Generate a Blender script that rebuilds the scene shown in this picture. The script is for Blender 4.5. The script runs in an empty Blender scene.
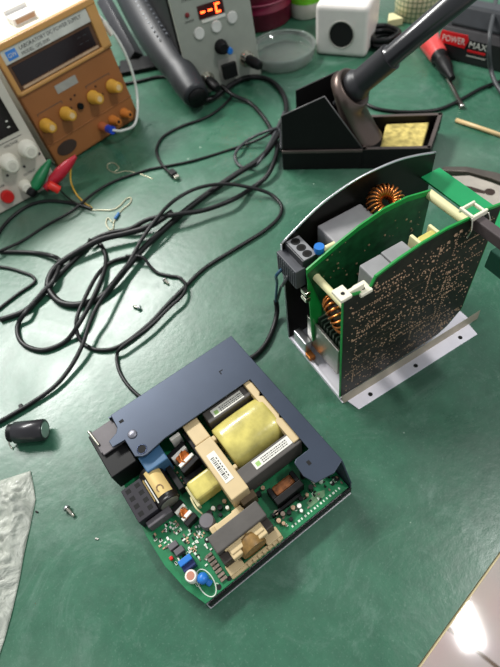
import bpy, math, random
from math import radians as R, sin, cos, pi
from mathutils import Vector, Matrix
random.seed(7)
C = bpy.context.scene.collection
MM = 0.001
# ------------------------------------------------------------------ camera
F, PITCH, ROLL, H = 500.0, R(55), R(-11), 0.45
fwd = Vector((0, cos(PITCH), -sin(PITCH)))
r0 = Vector((1, 0, 0)); u0 = Vector((0, sin(PITCH), cos(PITCH)))
CR = cos(ROLL)*r0 + sin(ROLL)*u0
CU = -sin(ROLL)*r0 + cos(ROLL)*u0
def at(px, py, z=0.0):
    """point of the bench surface (height z in mm) seen at a spot of the photograph"""
    d = fwd + (px-250)/F*CR - (py-333.5)/F*CU
    t = (z*MM - H)/d.z
    return Vector((d.x*t, d.y*t, z*MM))
cam = bpy.data.cameras.new('camera'); co = bpy.data.objects.new('camera', cam); C.objects.link(co)
m = Matrix((CR, CU, -fwd)).transposed().to_4x4(); m.translation = Vector((0, 0, H)); co.matrix_world = m
cam.sensor_fit = 'HORIZONTAL'; cam.sensor_width = 36; cam.lens = 36*F/500
cam.clip_start = .01; cam.clip_end = 50
cam.dof.use_dof = True; cam.dof.focus_distance = .42; cam.dof.aperture_fstop = 10
bpy.context.scene.camera = co

# ------------------------------------------------------------------ materials
MATS = {}
def mat(name, col, rough=.5, metal=0.0, var=.12, vscale=60, bump=0.0, bscale=300, emit=None, spec=.5, coat=0.0, trans=0.0, alpha=1.0, ior=1.45):
    if name in MATS: return MATS[name]
    m = bpy.data.materials.new(name); m.use_nodes = True
    nt = m.node_tree; b = nt.nodes['Principled BSDF']
    tc = nt.nodes.new('ShaderNodeTexCoord')
    n = nt.nodes.new('ShaderNodeTexNoise'); n.inputs['Scale'].default_value = vscale; n.inputs['Detail'].default_value = 4
    nt.links.new(tc.outputs['Object'], n.inputs['Vector'])
    cr = nt.nodes.new('ShaderNodeValToRGB')
    cr.color_ramp.elements[0].position = .3; cr.color_ramp.elements[1].position = .7
    cr.color_ramp.elements[0].color = (*[max(0, c*(1-var)) for c in col], 1)
    cr.color_ramp.elements[1].color = (*[min(1, c*(1+var)) for c in col], 1)
    nt.links.new(n.outputs['Fac'], cr.inputs['Fac']); nt.links.new(cr.outputs['Color'], b.inputs['Base Color'])
    b.inputs['Roughness'].default_value = rough; b.inputs['Metallic'].default_value = metal
    b.inputs['Specular IOR Level'].default_value = spec; b.inputs['Coat Weight'].default_value = coat
    b.inputs['Transmission Weight'].default_value = trans; b.inputs['IOR'].default_value = ior; b.inputs['Alpha'].default_value = alpha
    if bump:
        n2 = nt.nodes.new('ShaderNodeTexNoise'); n2.inputs['Scale'].default_value = bscale; n2.inputs['Detail'].default_value = 3
        nt.links.new(tc.outputs['Object'], n2.inputs['Vector'])
        bp = nt.nodes.new('ShaderNodeBump'); bp.inputs['Strength'].default_value = bump; bp.inputs['Distance'].default_value = .0005
        nt.links.new(n2.outputs['Fac'], bp.inputs['Height']); nt.links.new(bp.outputs['Normal'], b.inputs['Normal'])
    if emit:
        b.inputs['Emission Color'].default_value = (*emit[:3], 1); b.inputs['Emission Strength'].default_value = emit[3]
    MATS[name] = m
    return m
def s(r, g, b):   # sRGB 0-255 to linear
    f = lambda c: c/12.92 if c <= .04045 else ((c+.055)/1.055)**2.4
    return (f(r/255), f(g/255), f(b/255))
BLK = mat('black_plastic', s(9,9,10), .5, spec=.3)
CABLE = mat('cable_rubber', s(17,17,18), .4, var=.1, spec=.4)
CABLEG = mat('grey_cable_rubber', s(62,64,66), .45)
DGREY = mat('dark_grey_plastic', s(52,54,57), .35)
GREYP = mat('grey_plastic', s(138,136,138), .55, bump=.15)
SILV = mat('bare_aluminium', s(205,205,208), .34, 1.0, var=.06)
WALU = mat('satin_aluminium', s(240,236,244), .45, .25, var=.04)
BALU = mat('dull_aluminium_fold', s(175,165,148), .5, .5)
STEEL = mat('steel', s(175,172,165), .3, 1.0)
NICK = mat('nickel_plate', s(205,200,185), .22, 1.0)
LIDM = mat('blue_grey_painted_steel', s(60,68,82), .34, .5, var=.08, vscale=25)
DKMET = mat('blackened_metal', s(34,31,29), .34, .6)
PCBG = mat('green_circuit_board', s(14,110,66), .4, var=.18, vscale=120)
PCBE = mat('bright_green_board', s(20,138,58), .42, var=.12, vscale=60)
PCBD = mat('dark_solder_side', s(24,26,17), .5, var=.6, vscale=160, spec=.25)
PCBT = mat('dark_tracks_board', s(22,74,42), .4, var=.4, vscale=130)  # darker green for the face of the middle board
SOLD = mat('solder', s(186,154,126), .4, .6, var=.3, vscale=500)
COPP = mat('copper_wire', s(198,120,62), .28, .9, var=.15, vscale=400)
TAN = mat('tan_bobbin_plastic', s(196,174,132), .5, var=.06)
CREAM = mat('cream_nylon', s(214,206,160), .5, var=.05)
CLIPW = mat('ivory_clip', s(228,222,200), .4, var=.05)
TAPE = mat('yellow_mylar_tape', s(190,178,98), .24, var=.26, vscale=70, bump=1.0, bscale=60, coat=.3)
FERR = mat('ferrite', s(78,74,70), .6, var=.12, bump=.2)
LABEL = mat('paper_label', s(216,214,204), .6, var=.03)
INK = mat('label_ink', s(70,68,66), .7)
INKG = mat('green_label_ink', s(150,186,110), .7)
BLUE = mat('blue_plastic', s(34,110,190), .35, var=.06)
BLUED = mat('dark_blue_plastic', s(24,40,90), .4)
BLUEL = mat('slate_blue_film', s(58,96,130), .4)
WHT = mat('white_component', s(226,224,214), .45, var=.04)
ORNG = mat('amber_coil', s(196,104,34), .35, var=.25, vscale=300)
GOLD = mat('gold_sleeve', s(206,178,116), .35, .2, var=.06)
RED = mat('red_plastic', s(200,32,30), .35, var=.06)
GREENP = mat('green_rubber', s(22,120,72), .4, var=.08)
SILK = mat('silkscreen', s(205,215,200), .6)

# ------------------------------------------------------------------ mesh builder (millimetres)
class MB:
    def __init__(self, M=None):
        self.v = []; self.f = []; self.sm = []; self.M = M or Matrix.Identity(4)
    def add(self, vs, fs, smooth=False, M=None):
        M = self.M @ M if M is not None else self.M
        o = len(self.v)
        self.v += [M @ Vector(p) for p in vs]
        self.f += [tuple(i+o for i in f) for f in fs]; self.sm += [smooth]*len(fs)
        return self
    def box(self, x0, x1, y0, y1, z0, z1, M=None):
        vs = [(x0,y0,z0),(x1,y0,z0),(x1,y1,z0),(x0,y1,z0),(x0,y0,z1),(x1,y0,z1),(x1,y1,z1),(x0,y1,z1)]
        return self.add(vs, [(0,3,2,1),(4,5,6,7),(0,1,5,4),(1,2,6,5),(2,3,7,6),(3,0,4,7)], M=M)
    def prism(self, poly, a, b, axis='z', M=None):
        """polygon swept from a to b; axis z: poly is (x, y); axis y: poly is (x, z); axis x: poly is (y, z)"""
        n = len(poly)
        g = {'z': lambda p, t: (p[0], p[1], t), 'y': lambda p, t: (p[0], t, p[1]), 'x': lambda p, t: (t, p[0], p[1])}[axis]
        area = sum(poly[i][0]*poly[(i+1)%n][1]-poly[(i+1)%n][0]*poly[i][1] for i in range(n))
        if area < 0: poly = poly[::-1]
        if axis == 'y': poly = poly[::-1]
        vs = [g(p, a) for p in poly]+[g(p, b) for p in poly]
        fs = [tuple(range(n))[::-1], tuple(range(n, 2*n))]+[(i, (i+1)%n, n+(i+1)%n, n+i) for i in range(n)]
        return self.add(vs, fs, M=M)
    def lathe(self, prof, p=(0,0,0), d=(0,0,1), n=28, cap=True):
        """profile [(radius, height)] turned about direction d through p"""
        d = Vector(d).normalized(); q = d.to_track_quat('Z', 'Y').to_matrix().to_4x4(); q.translation = Vector(p)
        vs = []; fs = []
        for r, h in prof:
            vs += [(r*cos(2*pi*k/n), r*sin(2*pi*k/n), h) for k in range(n)]
        for i in range(len(prof)-1):
            fs += [(i*n+k, i*n+(k+1)%n, (i+1)*n+(k+1)%n, (i+1)*n+k) for k in range(n)]
        self.add(vs, fs, True, q)
        if cap:
            self.add([q @ Vector(v) for v in vs[:n]], [tuple(range(n))[::-1]])
            self.add([q @ Vector(v) for v in vs[-n:]], [tuple(range(n))])
        return self
    def cyl(self, p0, p1, r, r1=None, n=20):
        p0 = Vector(p0); p1 = Vector(p1); L = (p1-p0).length
        return self.lathe([(r, 0), (r if r1 is None else r1, L)], p0, p1-p0, n)
    def tube(self, pts, r, n=10, closed=False, taper=None):
        pts = [Vector(p) for p in pts]; N = len(pts); vs = []; fs = []
        t0 = (pts[1]-pts[0]).normalized()
        up = Vector((0,0,1)) if abs(t0.z) < .9 else Vector((1,0,0))
        nrm = t0.cross(up).normalized()
        for i, p in enumerate(pts):
            a = pts[(i-1) % N] if (closed or i) else pts[0]; b = pts[(i+1) % N] if (closed or i < N-1) else pts[-1]
            t = (b-a).normalized(); nrm = (nrm-t*nrm.dot(t)).normalized(); bn = t.cross(nrm)
            rr = r if taper is None else r*taper(i/(N-1))
            vs += [p+(nrm*cos(2*pi*k/n)+bn*sin(2*pi*k/n))*rr for k in range(n)]
        for i in range(N if closed else N-1):
            j = (i+1) % N
            fs += [(i*n+k, i*n+(k+1)%n, j*n+(k+1)%n, j*n+k) for k in range(n)]
        if not closed: fs += [tuple(range(n))[::-1], tuple(range((N-1)*n, N*n))]
        return self.add(vs, fs, True)
    def torus(self, c, R0, r, M=None, n=32, k=12):
        vs = []; fs = []
        for i in range(n):
            a = 2*pi*i/n
            for j in range(k):
                b = 2*pi*j/k; vs.append((c[0]+(R0+r*cos(b))*cos(a), c[1]+(R0+r*cos(b))*sin(a), c[2]+r*sin(b)))
        for i in range(n):
            for j in range(k):
                fs.append((i*k+j, ((i+1)%n)*k+j, ((i+1)%n)*k+(j+1)%k, i*k+(j+1)%k))
        return self.add(vs, fs, True, M)
    def build(self, name, m, parent=None, bevel=0, seg=2):
        me = bpy.data.meshes.new(name)
        me.from_pydata([tuple(v*MM) for v in self.v], [], self.f)
        me.polygons.foreach_set('use_smooth', self.sm); me.materials.append(m); me.update()
        o = bpy.data.objects.new(name, me); C.objects.link(o)
        if parent: o.parent = parent
        if bevel:
            b = o.modifiers.new('bevel', 'BEVEL'); b.width = bevel*MM; b.segments = seg; b.limit_method = 'ANGLE'; b.angle_limit = R(40)
        return o
def spline(pts, k=8):
    pts = [Vector(p) for p in pts]; P = [2*pts[0]-pts[1]]+pts+[2*pts[-1]-pts[-2]]; out = []
    for i in range(1, len(P)-2):
        a, b, c, d = P[i-1:i+3]
        for j in range(k):
            t = j/k
            out.append(.5*((2*b)+(c-a)*t+(2*a-5*b+4*c-d)*t*t+(3*b-a-3*c+d)*t**3))
    out.append(pts[-1]); return out
def tag(o, label=None, cat=None, group=None, kind=None):
    if label: o['label'] = label
    if cat: o['category'] = cat
    if group: o['group'] = group
    if kind: o['kind'] = kind
    return o
def thing(name, label, cat, loc=(0,0,0), rz=0, group=None):
    o = bpy.data.objects.new(name, None); C.objects.link(o); o.location = loc; o.rotation_euler = (0, 0, rz)
    o.empty_display_size = .01
    return tag(o, label, cat, group)
def text(name, body, size, m, parent, M, ext=.15, align='LEFT'):
    """lettering in the xy plane of matrix M (mm)"""
    cu = bpy.data.curves.new(name, 'FONT'); cu.body = body; cu.size = size; cu.extrude = ext; cu.align_x = align; cu.resolution_u = 2
    to = bpy.data.objects.new(name, cu); C.objects.link(to)
    bpy.context.view_layer.update()
    me = bpy.data.meshes.new_from_object(to.evaluated_get(bpy.context.evaluated_depsgraph_get()))
    bpy.data.objects.remove(to); bpy.data.curves.remove(cu)
    me.transform(Matrix.Scale(MM, 4) @ M); me.materials.clear(); me.materials.append(m)
    me.name = name
    o = bpy.data.objects.new(name, me); C.objects.link(o); o.parent = parent
    return o
def T(x, y, z): return Matrix.Translation((x, y, z))
def RX(a): return Matrix.Rotation(R(a), 4, 'X')
def RY(a): return Matrix.Rotation(R(a), 4, 'Y')
def RZ(a): return Matrix.Rotation(R(a), 4, 'Z')

# ------------------------------------------------------------------ setting: floor, bench
def floor():
    m = bpy.data.materials.new('floor_tiles'); m.use_nodes = True; nt = m.node_tree; b = nt.nodes['Principled BSDF']
    tc = nt.nodes.new('ShaderNodeTexCoord'); mp = nt.nodes.new('ShaderNodeMapping')
    mp.inputs['Rotation'].default_value[2] = R(-40.7); mp.inputs['Location'].default_value = (-.2355, .46, 0)
    br = nt.nodes.new('ShaderNodeTexBrick'); br.offset = 0; br.inputs['Scale'].default_value = 1
    br.inputs['Brick Width'].default_value = .6; br.inputs['Row Height'].default_value = .6
    br.inputs['Mortar Size'].default_value = .004
    br.inputs['Color1'].default_value = (*s(250,230,224),1); br.inputs['Color2'].default_value = (*s(248,226,220),1)
    br.inputs['Mortar'].default_value = (*s(140,112,90),1)
    nz = nt.nodes.new('ShaderNodeTexNoise'); nz.inputs['Scale'].default_value = 8; nz.inputs['Detail'].default_value = 6
    mx = nt.nodes.new('ShaderNodeMix'); mx.data_type = 'RGBA'; mx.blend_type = 'MULTIPLY'; mx.inputs[0].default_value = .25
    nt.links.new(tc.outputs['Object'], mp.inputs['Vector']); nt.links.new(mp.outputs['Vector'], br.inputs['Vector'])
    nt.links.new(tc.outputs['Object'], nz.inputs['Vector'])
    nt.links.new(br.outputs['Color'], mx.inputs[6]); nt.links.new(nz.outputs['Color'], mx.inputs[7])
    nt.links.new(mx.outputs[2], b.inputs['Base Color']); b.inputs['Roughness'].default_value = .07
    bp = nt.nodes.new('ShaderNodeBump'); bp.inputs['Strength'].default_value = .4; bp.inputs['Distance'].default_value = .002; bp.invert = True
    nt.links.new(br.outputs['Fac'], bp.inputs['Height']); nt.links.new(bp.outputs['Normal'], b.inputs['Normal'])
    o = MB().box(-2500, 2500, -1500, 4000, -770, -750).build('floor', m); tag(o, kind='structure')
floor()
def mat_mat():
    m = bpy.data.materials.new('green_rubber_mat'); m.use_nodes = True; nt = m.node_tree; b = nt.nodes['Principled BSDF']
    L = nt.links.new
    tc = nt.nodes.new('ShaderNodeTexCoord')
    def noise(sc, det=5, rough=.6, dist=0):
        n = nt.nodes.new('ShaderNodeTexNoise'); n.inputs['Scale'].default_value = sc; n.inputs['Detail'].default_value = det
        n.inputs['Roughness'].default_value = rough; n.inputs['Distortion'].default_value = dist
        L(tc.outputs['Object'], n.inputs['Vector']); return n
    def ramp(src, p0, c0, p1, c1):
        r = nt.nodes.new('ShaderNodeValToRGB'); e = r.color_ramp.elements; e[0].position = p0; e[1].position = p1
        e[0].color = (*c0, 1); e[1].color = (*c1, 1); L(src, r.inputs['Fac']); return r.outputs['Color']
    def mix(f, a, c, mode='MIX'):
        x = nt.nodes.new('ShaderNodeMix'); x.data_type = 'RGBA'; x.blend_type = mode
        if isinstance(f, float): x.inputs[0].default_value = f
        else: L(f, x.inputs[0])
        L(a, x.inputs[6])
        if isinstance(c, tuple): x.inputs[7].default_value = (*c, 1)
        else: L(c, x.inputs[7])
        return x.outputs[2]
    base = ramp(noise(5, 6, .6, .6).outputs['Fac'], .3, s(40,88,66), .72, s(58,106,84))
    fine = ramp(noise(60, 5, .7).outputs['Fac'], .35, (.82,.82,.82), .75, (1.1,1.1,1.08))
    col = mix(1.0, base, fine, 'MULTIPLY')
    scuff = ramp(noise(11, 9, .8, 1.2).outputs['Fac'], .5, (0,0,0), .72, (.5,.5,.5))
    col = mix(scuff, col, s(112,138,126))
    col = mix(ramp(noise(420, 3, .8).outputs['Fac'], .58, (0,0,0), .76, (.28,.28,.28)), col, s(128,156,140))
    col = mix(ramp(noise(2.3, 2, .5).outputs['Fac'], .5, (0,0,0), .64, (.45,.45,.45)), col, s(112,126,114))
    def specks(scale, thr, c, col):
        v = nt.nodes.new('ShaderNodeTexVoronoi'); v.inputs['Scale'].default_value = scale; v.inputs['Randomness'].default_value = 1
        L(tc.outputs['Object'], v.inputs['Vector'])
        d = ramp(v.outputs['Distance'], thr*.7, (1,1,1), thr, (0,0,0))
        v2 = noise(scale*.37, 1); g = ramp(v2.outputs['Fac'], .58, (0,0,0), .62, (1,1,1))
        return mix(mix(1.0, d, g, 'MULTIPLY'), col, c)
    col = specks(34, .045, s(190,205,190), col)
    col = specks(61, .05, s(180,200,180), col)
    col = specks(27, .04, s(22,34,28), col)
    L(col, b.inputs['Base Color'])
    rr = ramp(noise(9, 6, .6, .8).outputs['Fac'], .3, (.24,.24,.24), .75, (.42,.42,.42)); L(rr, b.inputs['Roughness'])
    b.inputs['Specular IOR Level'].default_value = .55
    bp = nt.nodes.new('ShaderNodeBump'); bp.inputs['Strength'].default_value = .28; bp.inputs['Distance'].default_value = .0006
    L(noise(140, 4).outputs['Fac'], bp.inputs['Height']); L(bp.outputs['Normal'], b.inputs['Normal'])
    return m
bench = thing('workbench', 'long workbench with a pale edge strip under the green mat', 'workbench', (.0761, -.0059, -.002), R(35.2))
EDGE = mat('cream_edge_laminate', s(214,196,150), .5); WOOD = mat('bench_laminate', s(190,180,160), .5)
MB().box(-1200, 1400, 1.4, 1700, -28, 0).build('tabletop', WOOD, bench, 1)
MB().box(-1200, 1400, -.2, 1.4, -28, .6).build('edge_strip', EDGE, bench, .5)
for x in (-1100, 1300):
    for y in (60, 1620): MB().box(x-25, x+25, y-25, y+25, -748, -28).build('leg', DKMET, bench)
o = MB().box(-1200, 1400, 2.0, 1700, 0, 2).build('bench_mat', mat_mat())
o.location = bench.location; o.rotation_euler = bench.rotation_euler
tag(o, 'green rubber work mat covering the whole bench top', 'mat')

# ------------------------------------------------------------------ open power supply lying flat
lo = at(210, 610)
psu = thing('power_supply_unit', 'opened switching power supply lying flat, blue-grey L-shaped lid, big yellow taped transformer', 'power supply', (lo.x, lo.y, 0), R(27))
ol = [(1,0),(151,0),(151,174),(6,174),(1,150),(-3,125),(-7,100),(-9,75),(-8,45),(-3,20)]
MB().prism(ol, 0, 1.4).build('base_plate', SILV, psu, .3)
MB().box(2, 151, .8, 2, 1.4, 13.5).build('insulating_sheet', BLK, psu)
pin = [(1,2.5),(149,2.5),(149,172),(2,172),(-3,150),(-7,125),(-10,100),(-12,75),(-11,45),(-6,20)]
board = MB().prism(pin, 15, 17).build('circuit_board', PCBG, psu, .2)
# silkscreen marks and solder pads printed on the board
sk = MB()
for i in range(16): x = 90+i*3.4; sk.box(x, x+random.uniform(1, 2.4), 5.5, 7.3, 17, 17.12)
for x, y in ((2,16),(14,6),(8,40),(24,45),(100,14),(120,14),(142,12)):
    sk.box(x,x+3,y,y+.5,17,17.12).box(x,x+3,y+3,y+3.5,17,17.12).box(x,x+.5,y,y+3.5,17,17.12).box(x+2.5,x+3,y,y+3.5,17,17.12)
tag(sk.build('printed_marks', SILK, board), kind='stuff')
# oval outline round the blue disc capacitor
ov = [(9.5+6*cos(2*pi*k/32), 14.5+11.5*sin(2*pi*k/32), 17.2) for k in range(32)]
MB().tube(ov, .5, 6, closed=True).build('oval_outline', SILK, psu)
for x, y, r in ((16,2.9+3,2.2),(26,6,2),(22,9,1.8),(28,41,2.6),(146,14,2.6),(140,13,2)): MB().lathe([(r,0),(r,.15)], (x,y,17), n=14).build('mounting_hole', mat('hole_black', (.004,.004,.004), .8), psu)
# walls of the chassis
MB().prism([(1,1.4),(174,1.4),(174,50),(15,50),(2,24)],150,151.4,'x').build('side_wall', LIDM, psu)
MB().box(14, 151, 173.4, 174.8, 1.4, 50).build('side_wall', LIDM, psu)
lid = [(17,175),(151.4,175),(151.4,15),(139,11),(122,14),(118,24),(119,37),(122,39),(136,39),(137,124),(45,124),(25,121),(21,122),(16,126),(16,145),(4,146),(4,153),(13,156),(16,160)]
lido = MB().prism(lid, 49.5, 51).build('lid', LIDM, psu, .5)
MB().box(20,24,161.5,164.5,51,51.1).box(127,130,28,32,51,51.1).build('slot', mat('hole_black',(0,0,0)), lido)
MB().torus((24,128,51),4.2,.5).build('hole_rim', mat('rim_blue', s(60,70,95), .3, .5), lido)
MB().lathe([(3.6,0),(3.6,.15)],(24,128,51)).build('hole', mat('hole_black',(0,0,0)), lido)
sc = MB().lathe([(4.2,0),(4.2,.6),(3.4,1.2),(0.1,1.4)],(24,145.5,51)).box(22,26,145,146,52.2,52.6).build('screw', mat('dull_screw', s(120,120,128), .4, .7), lido)
MB().box(119,123,148,149,51,51.1).box(119,120,145,148,51,51.1).build('small_slot', mat('hole_black',(0,0,0)), lido)
for y in (42, 90, 60): MB().lathe([(2,0),(2,1.2),(1.2,1.8)],(151.4,y,44),(1,0,0)).build('screw', SILV, psu)
# bracket and black housing at the left end
MB().box(-6,16,147,174,44,46).box(-7,-5,150,176,38,46).build('end_bracket', mat('grey_bracket', s(86,82,84), .5, .3), psu, .6)
MB().cyl((-7,176,46.5),(-5,158,46.5),1.3).build('contact_pin', NICK, psu)
MB().box(-10,15,126,174,17,43).build('black_housing', BLK, psu, .8)
MB().box(17,38,110,127,17,44).build('film_capacitor', BLUEL, psu, 1)
# eight way connector
cn = MB().box(-10,9,82,115,17,34).build('connector', mat('charcoal_connector', s(38,36,42), .55, spec=.3), psu, .5)
for i in range(4):
    for j in range(2):
        x = -7+j*9; y = 85.5+i*7.7
        MB().box(x,x+4.4,y,y+4,34,34.1).build('socket', mat('hole_black',(0,0,0)), cn)
MB().box(-6,17,75,81,17,29).build('relay', mat('relay_grey', s(84,80,84), .5), psu, .8)
# electrolytic capacitor lying on its side
cap = MB().lathe([(9.6,0),(10.4,.8),(10.4,31),(9.8,32),(9.8,34),(10.4,35),(9,36)],(19,117,31),(0,-1,0),32).build('electrolytic_capacitor', mat('cap_sleeve_black', s(24,20,19), .35), psu)
def arc(p, r, a0, a1, y0, y1, n=10, t=.15):
    mb = MB(); vs = []; fs = []
    for i in range(n+1):
        a = R(a0+(a1-a0)*i/n)
        for y in (y0, y1): vs.append((p[0]+(r+t)*cos(a), y, p[1]+(r+t)*sin(a)))
    fs = [(2*i,2*i+2,2*i+3,2*i+1) for i in range(n)]
    mb.add(vs, fs, True); return mb
arc((19,31),10.4,40,120,87,113).build('sleeve_label', GOLD, cap)
arc((19,31),10.4,128,136,84,108).build('sleeve_stripe', WHT, cap)
arc((19,31),10.4,142,156,88,110).build('sleeve_stripe', GOLD, cap)
text('sleeve_mark', 'C', 9, mat('cap_print', s(110,80,50)), cap, T(16,97,41.9)@RZ(-90), .1)
MB().lathe([(8.4,0),(8.2,.3)],(19,81,31),(0,-1,0)).build('end_cap', mat('cap_end', s(132,134,122), .45, .5), cap)
# wire coils with white tape in black cores
def coil(x, y, w, d, z1, rz):
    Mx = T(x, y, 0)@RZ(rz)
    c = MB(Mx).box(-w/2,w/2,-d/2,-d/2+5,17,z1).box(-w/2,w/2,d/2-5,d/2,17,z1).build('inductor', BLK, psu, .6)
    MB(Mx).box(-w*.3,w*.3,-d/2+5,d/2-5,18,z1+.5).build('winding', ORNG, c, 1.5)
    for sy in (-1, 1): MB(Mx).box(-w*.42,w*.42,sy*(d/2-7)-1.6,sy*(d/2-7)+1.6,17,z1+1.5).build('white_tape', WHT, c, .5)
    MB(Mx).tube(spline([(-2,-d/2+6,z1+1),(-3,-2,z1+3),(0,2,z1+3.5),(3,d/2-8,z1+1)],5),.7,6).build('wire_lead', COPP, c)
coil(49,108,19,24,33,10); coil(24,69,12,22,26,12)
MB().box(48,58,124,127.5,17,40).build('ceramic_resistor', WHT, psu, .5)
# pads row on black strip
MB().box(31,36,86,124,17,30).build('black_plate', BLK, psu, .4)
for i in range(5): MB().box(37,38.6,92+i*6,93.6+i*6,17,20).build('solder_lead', SOLD, psu)
MB().box(60,65,86,124,17,40).build('black_plate', BLK, psu, .5)  # black plate put in for the shadowed board between coil and beam
MB().box(38,58,86,95,17,24).build('dark_block', BLK, psu, .5)  # black block in the same gap, its colour standing in for shade
MB().box(82,136,32,42,17,22).build('dark_strip', BLK, psu, .5) if False else None
# small yellow taped transformer
t2 = MB().box(38,64,61,80,18,36).build('small_transformer', TAPE, psu, 3, 3)
MB().box(36,39,60,81,17,26).build('bobbin_edge', CREAM, t2, .8)
# main transformer
tm = MB(); vs=[]; fs=[]
prof = [(0,19),(1,21.5),(6,22),(14,22.4),(26,22.6),(40,22.4),(47,22),(50,21.5),(51,19)]
n = 36
for h, r in prof:
    for k in range(n):
        a = 2*pi*k/n; ca, sa = cos(a), sin(a); e = .72
        vs.append((80.5+h*1.02, 83+r*math.copysign(abs(ca)**e, ca), 31+r*.86*math.copysign(abs(sa)**e, sa)))
for i in range(len(prof)-1):
    fs += [(i*n+k, i*n+(k+1)%n, (i+1)*n+(k+1)%n, (i+1)*n+k) for k in range(n)]
tm.add(vs, fs, True); tm.add(vs[:n], [tuple(range(n))[::-1]]); tm.add(vs[-n:], [tuple(range(n))])
tmo = tm.build('main_transformer', TAPE, psu)
k1 = MB().box(76,136,43,57,20,47).build('ferrite_core', FERR, tmo, 1)
k2 = MB().box(83,136,108,121,20,44).build('ferrite_core', FERR, tmo, 1)
l1 = MB().box(91,130,47,55,47,47.3).build('paper_label', LABEL, k1)
l2 = MB().box(90,123,110,118,44,44.3).build('paper_label', LABEL, k2)
for lb, x0, y0, z in ((l1,99,48.5,47.3),(l2,98,111.3,44.3)):
    d = MB()
    for r_ in range(3):
        x = x0
        while x < x0+26:
            w = random.uniform(.6, 2); d.box(x, x+w, y0+r_*1.9, y0+r_*1.9+.9, z, z+.1); x += w+.6
    d.build('label_print', INK, lb)
    MB().box(x0-6,x0-2,y0,y0+4,z,z+.1).build('green_mark', INKG, lb)
MB().prism([(129,46),(136,46),(136,70),(134,72),(136,74),(136,98),(133,100),(136,103),(136,122),(129,122)],40,48.5).build('bobbin_flange', TAN, tmo, .8)
bm = MB().box(64,79,98,121.5,17,46).box(62,79,40,97,17,48).box(77,82,60,64,38,47).box(77,82,92,97,38,46).build('bobbin_beam', TAN, tmo, 1)
bl = MB().box(66,74,54,84,48,48.3).build('barcode_label', LABEL, bm)
d = MB(); y = 57
while y < 80:
    w = random.choice((.5,.9,1.5)); d.box(67.2,70.4,y,y+w,48.3,48.4); y += w+.9
for i in range(7): d.box(71.3,72.3,58+i*3,59.8+i*3,48.3,48.4)
d.build('barcode', INK, bl)
MB().box(66,80,34,41,17,34).build('transformer_pin_block', mat('brown_block', s(92,76,54), .6), tmo, .5)
tmo.location = (.001, .006, 0); bm.location = (-.002, -.001, 0); t2.location = (0, .0055, 0)
# lower transformer
t3 = MB().box(29,77,20,35,17,43).build('lower_transformer', FERR, psu, 1)
MB().box(29,43,12,20,17,36).box(66,77,12,20,17,36).build('core_leg', mat('dark_ferrite', s(46,38,32), .6), t3, .6)
MB().lathe([(11,0),(12,6),(11,12)],(55,20,29),(0,-1,0),24).build('winding', mat('brown_tape', s(128,98,52), .4, var=.3, vscale=200), t3)
MB().box(35,70,18.6,20.4,36,40).box(37,46,10,20,30,38).box(50,57,11,20,31,39).box(61,70,10,20,30,38).build('bobbin', TAN, t3, 1.2)
MB().box(38,69,13.5,20,36.5,39).build('bobbin_lip', TAN, t3, .6)
MB().box(28,79,3,7,17,21).box(28,42,5,14,17,23).box(65,79,5,14,17,23).build('bobbin_base', TAN, t3, .8)
for i in range(7): MB().box(44+i*5,46+i*5,2.6,5,17,23).build('bobbin_pin', TAN, t3)
MB().box(38,62,35,41,22,37).box(34,42,36,44,20,30).box(56,66,36,44,20,30).build('bobbin_back', TAN, t3, 1)
# chips, small capacitors
for i in range(7):
    MB().box(19.5,25.5,7+i*3.6,9.4+i*3.6,17,19).build('surface_mount_resistor', mat('smd_brown', s(120,104,92), .5, var=.4, vscale=600), psu, .2)
MB().box(0,11,29,38,17,26).build('blue_inductor', BLUED, psu, .4)
MB().box(0,11,33.5,38.3,26,29).build('blue_inductor_top', BLUE, psu, .4)
MB().box(1,9,44,49,17,24).build('jumper', mat('relay_grey',(0,0,0)), psu, .4); MB().box(-1,7,50.5,55.5,17,24).build('jumper', mat('relay_grey',(0,0,0)), psu, .4)
MB().box(-5,-2,45,48,17,21).build('indicator_lamp', RED, psu, .6)
e = MB().lathe([(4.6,0),(4.8,1),(4.8,9),(4.2,10)],(3,24,17)).build('small_capacitor', WHT, psu)
MB().lathe([(3.3,0),(3.2,.2)],(3,24,27)).build('vent_disc', mat('cap_vent', s(176,120,100), .5), e)
MB().lathe([(.3,-4),(3.4,-3),(5,0),(3.4,3),(.3,4)],(9.5,17.5,23),(.35,.5,.8)).build('disc_capacitor', BLUE, psu)
MB().cyl((12,12,17.3),(10.5,15.5,20),2.6,2.2).build('disc_capacitor_foot', BLUE, psu)
MB().lathe([(6,0),(6.4,1),(6.4,10),(5.6,11)],(36,51,17)).build('round_inductor', mat('round_grey', s(96,92,96), .5), psu)
# right-hand small transformer
t4 = MB().box(90,118,24,30,17,30).box(90,94,30,40,17,30).box(114,118,30,40,17,30).build('driver_transformer', BLK, psu, .6)
MB().box(94,114,30,39,18,31).build('winding', mat('dark_copper', s(128,78,44), .3, .4, var=.5, vscale=250), t4, 2)
for x, y, h in ((86,22,24),(90,18,23),(95,16,22),(100,17,22),(105,15,22),(128,24,30),(133,20,30),(138,22,28),(131,27,33),(84,16,22),(143,28,32)):
    MB().lathe([(1.7,0),(1.9,.5),(1.9,h-17)],(x,y,17),n=12).build('small_radial_part', random.choice((SOLD, BLK, mat('smd_brown',(0,0,0)), WHT)), psu)
for i in range(3): MB().box(137+i*4,139.5+i*4,26,34,17,30).build('ribbed_part', mat('brown_rib', s(84,56,48), .5), psu, .3)
MB().prism([(112,9),(128,9),(131,13),(124,16),(112,14)],17,17.3).build('pale_patch', mat('pale_green_area', s(92,128,92), .5), psu)  # paler green area of the board
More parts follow.
